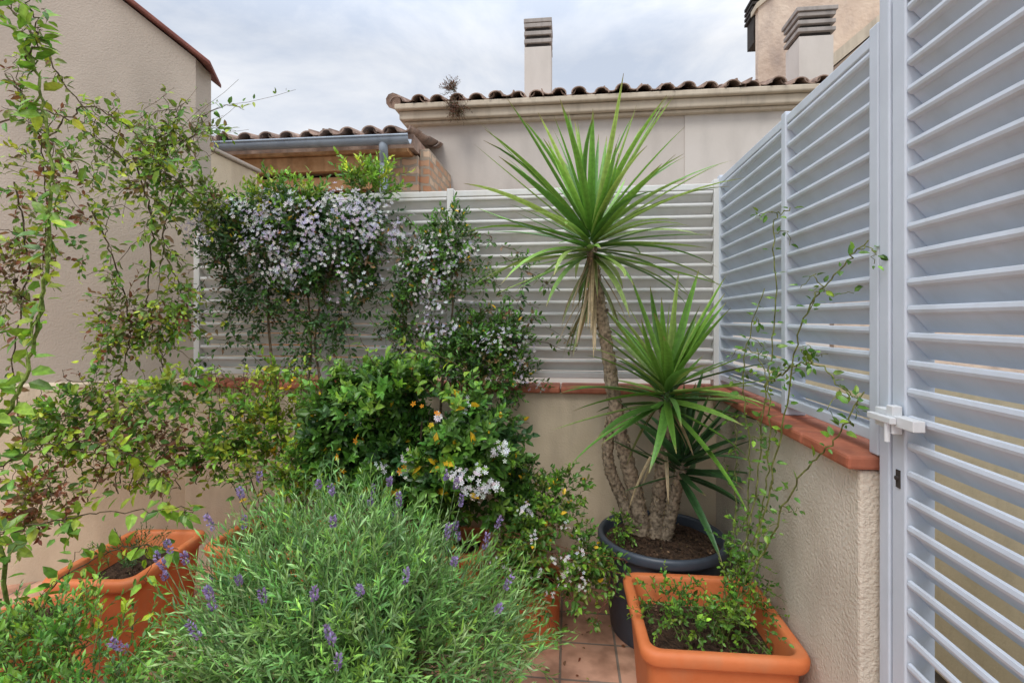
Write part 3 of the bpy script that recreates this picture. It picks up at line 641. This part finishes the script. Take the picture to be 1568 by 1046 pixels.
mass(M,(-2.0,2.16,.42),(.1,.14,.06),45,14,.10,.025,.006,[(GD,3),(G,2)],T=NA,F=NAF,upd=.8)
M.build('rosemary_plant',[LEAF,BARK])
M=MB();mass(M,(.25,2.52,.50),(.05,.06,.06),45,7,.05,.02,.013,[(GB,3),(G2,3)],upd=.3);M.build('ground_cover_plant',[LEAF,BARK])
M=MB();mass(M,(-1.27,5.76,4.05),(.14,.06,.15),190,8,.12,.05,.011,[((.12,.07,.04),3),((.17,.07,.04),2)],T=NA,F=NAF,upd=.1);M.build('roof_weed',[LEAF,BARK])
M=MB();n=110;p=np.stack([rng.uniform(-.5,.75,n),rng.uniform(1.5,2.8,n),np.full(n,.006)],1)
place(M,OV,OVF,p,rng.normal(size=(n,3))*[1,1,.1],np.array([0,0,1.])+rng.normal(size=(n,3))*.25,rng.uniform(.012,.035,n),rng.uniform(.008,.018,n),pick(n,[(BR,3),(YG,1),(RB,2)]))
M.build('fallen_leaves',[LEAF])

# ------------------------------------------------------------------ sky / sun / camera
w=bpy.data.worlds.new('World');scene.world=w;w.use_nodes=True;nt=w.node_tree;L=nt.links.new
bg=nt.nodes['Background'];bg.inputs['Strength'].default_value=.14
sky=N(nt,'ShaderNodeTexSky',sky_type='NISHITA');sky.sun_disc=False;sky.sun_elevation=math.radians(52);sky.sun_rotation=math.radians(200)
tc_=N(nt,'ShaderNodeTexCoord');mp=N(nt,'ShaderNodeMapping');mp.inputs['Scale'].default_value=(1,1,2.2);L(tc_.outputs['Generated'],mp.inputs['Vector'])
n1=N(nt,'ShaderNodeTexNoise');n1.inputs['Scale'].default_value=3.0;n1.inputs['Detail'].default_value=8;n1.inputs['Roughness'].default_value=.58;n1.inputs['Distortion'].default_value=.3;L(mp.outputs[0],n1.inputs['Vector'])
r=N(nt,'ShaderNodeValToRGB');r.color_ramp.elements[0].position=.36;r.color_ramp.elements[1].position=.64
r.color_ramp.elements[0].color=(4.5,5.0,5.9,1);r.color_ramp.elements[1].color=(7.0,7.1,7.3,1);L(n1.outputs['Fac'],r.inputs['Fac'])
mx=N(nt,'ShaderNodeMixRGB');mx.inputs['Fac'].default_value=.92;L(sky.outputs[0],mx.inputs['Color1']);L(r.outputs[0],mx.inputs['Color2'])
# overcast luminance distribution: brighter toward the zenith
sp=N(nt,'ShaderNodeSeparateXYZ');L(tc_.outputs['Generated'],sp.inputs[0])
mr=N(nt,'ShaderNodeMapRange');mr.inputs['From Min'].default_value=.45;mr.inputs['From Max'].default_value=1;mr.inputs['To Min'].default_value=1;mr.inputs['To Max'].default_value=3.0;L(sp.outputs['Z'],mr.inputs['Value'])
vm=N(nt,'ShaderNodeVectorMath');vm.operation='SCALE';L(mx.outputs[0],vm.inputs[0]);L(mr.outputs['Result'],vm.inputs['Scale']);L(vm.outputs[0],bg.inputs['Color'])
sl=bpy.data.lights.new('sun','SUN');sl.energy=1.45;sl.angle=math.radians(20);sl.color=(1,.96,.89)
so=bpy.data.objects.new('sun',sl);scene.collection.objects.link(so)
so.rotation_euler=(math.radians(38),0,math.radians(-20))
cam=bpy.data.cameras.new('camera');co=bpy.data.objects.new('camera',cam);scene.collection.objects.link(co)
cam.lens=18;cam.sensor_width=36;cam.shift_y=-.021;cam.clip_end=1000;cam.clip_start=.05
co.location=(0,0,1.5);co.rotation_euler=(math.radians(90),0,math.radians(6.4))
scene.camera=co
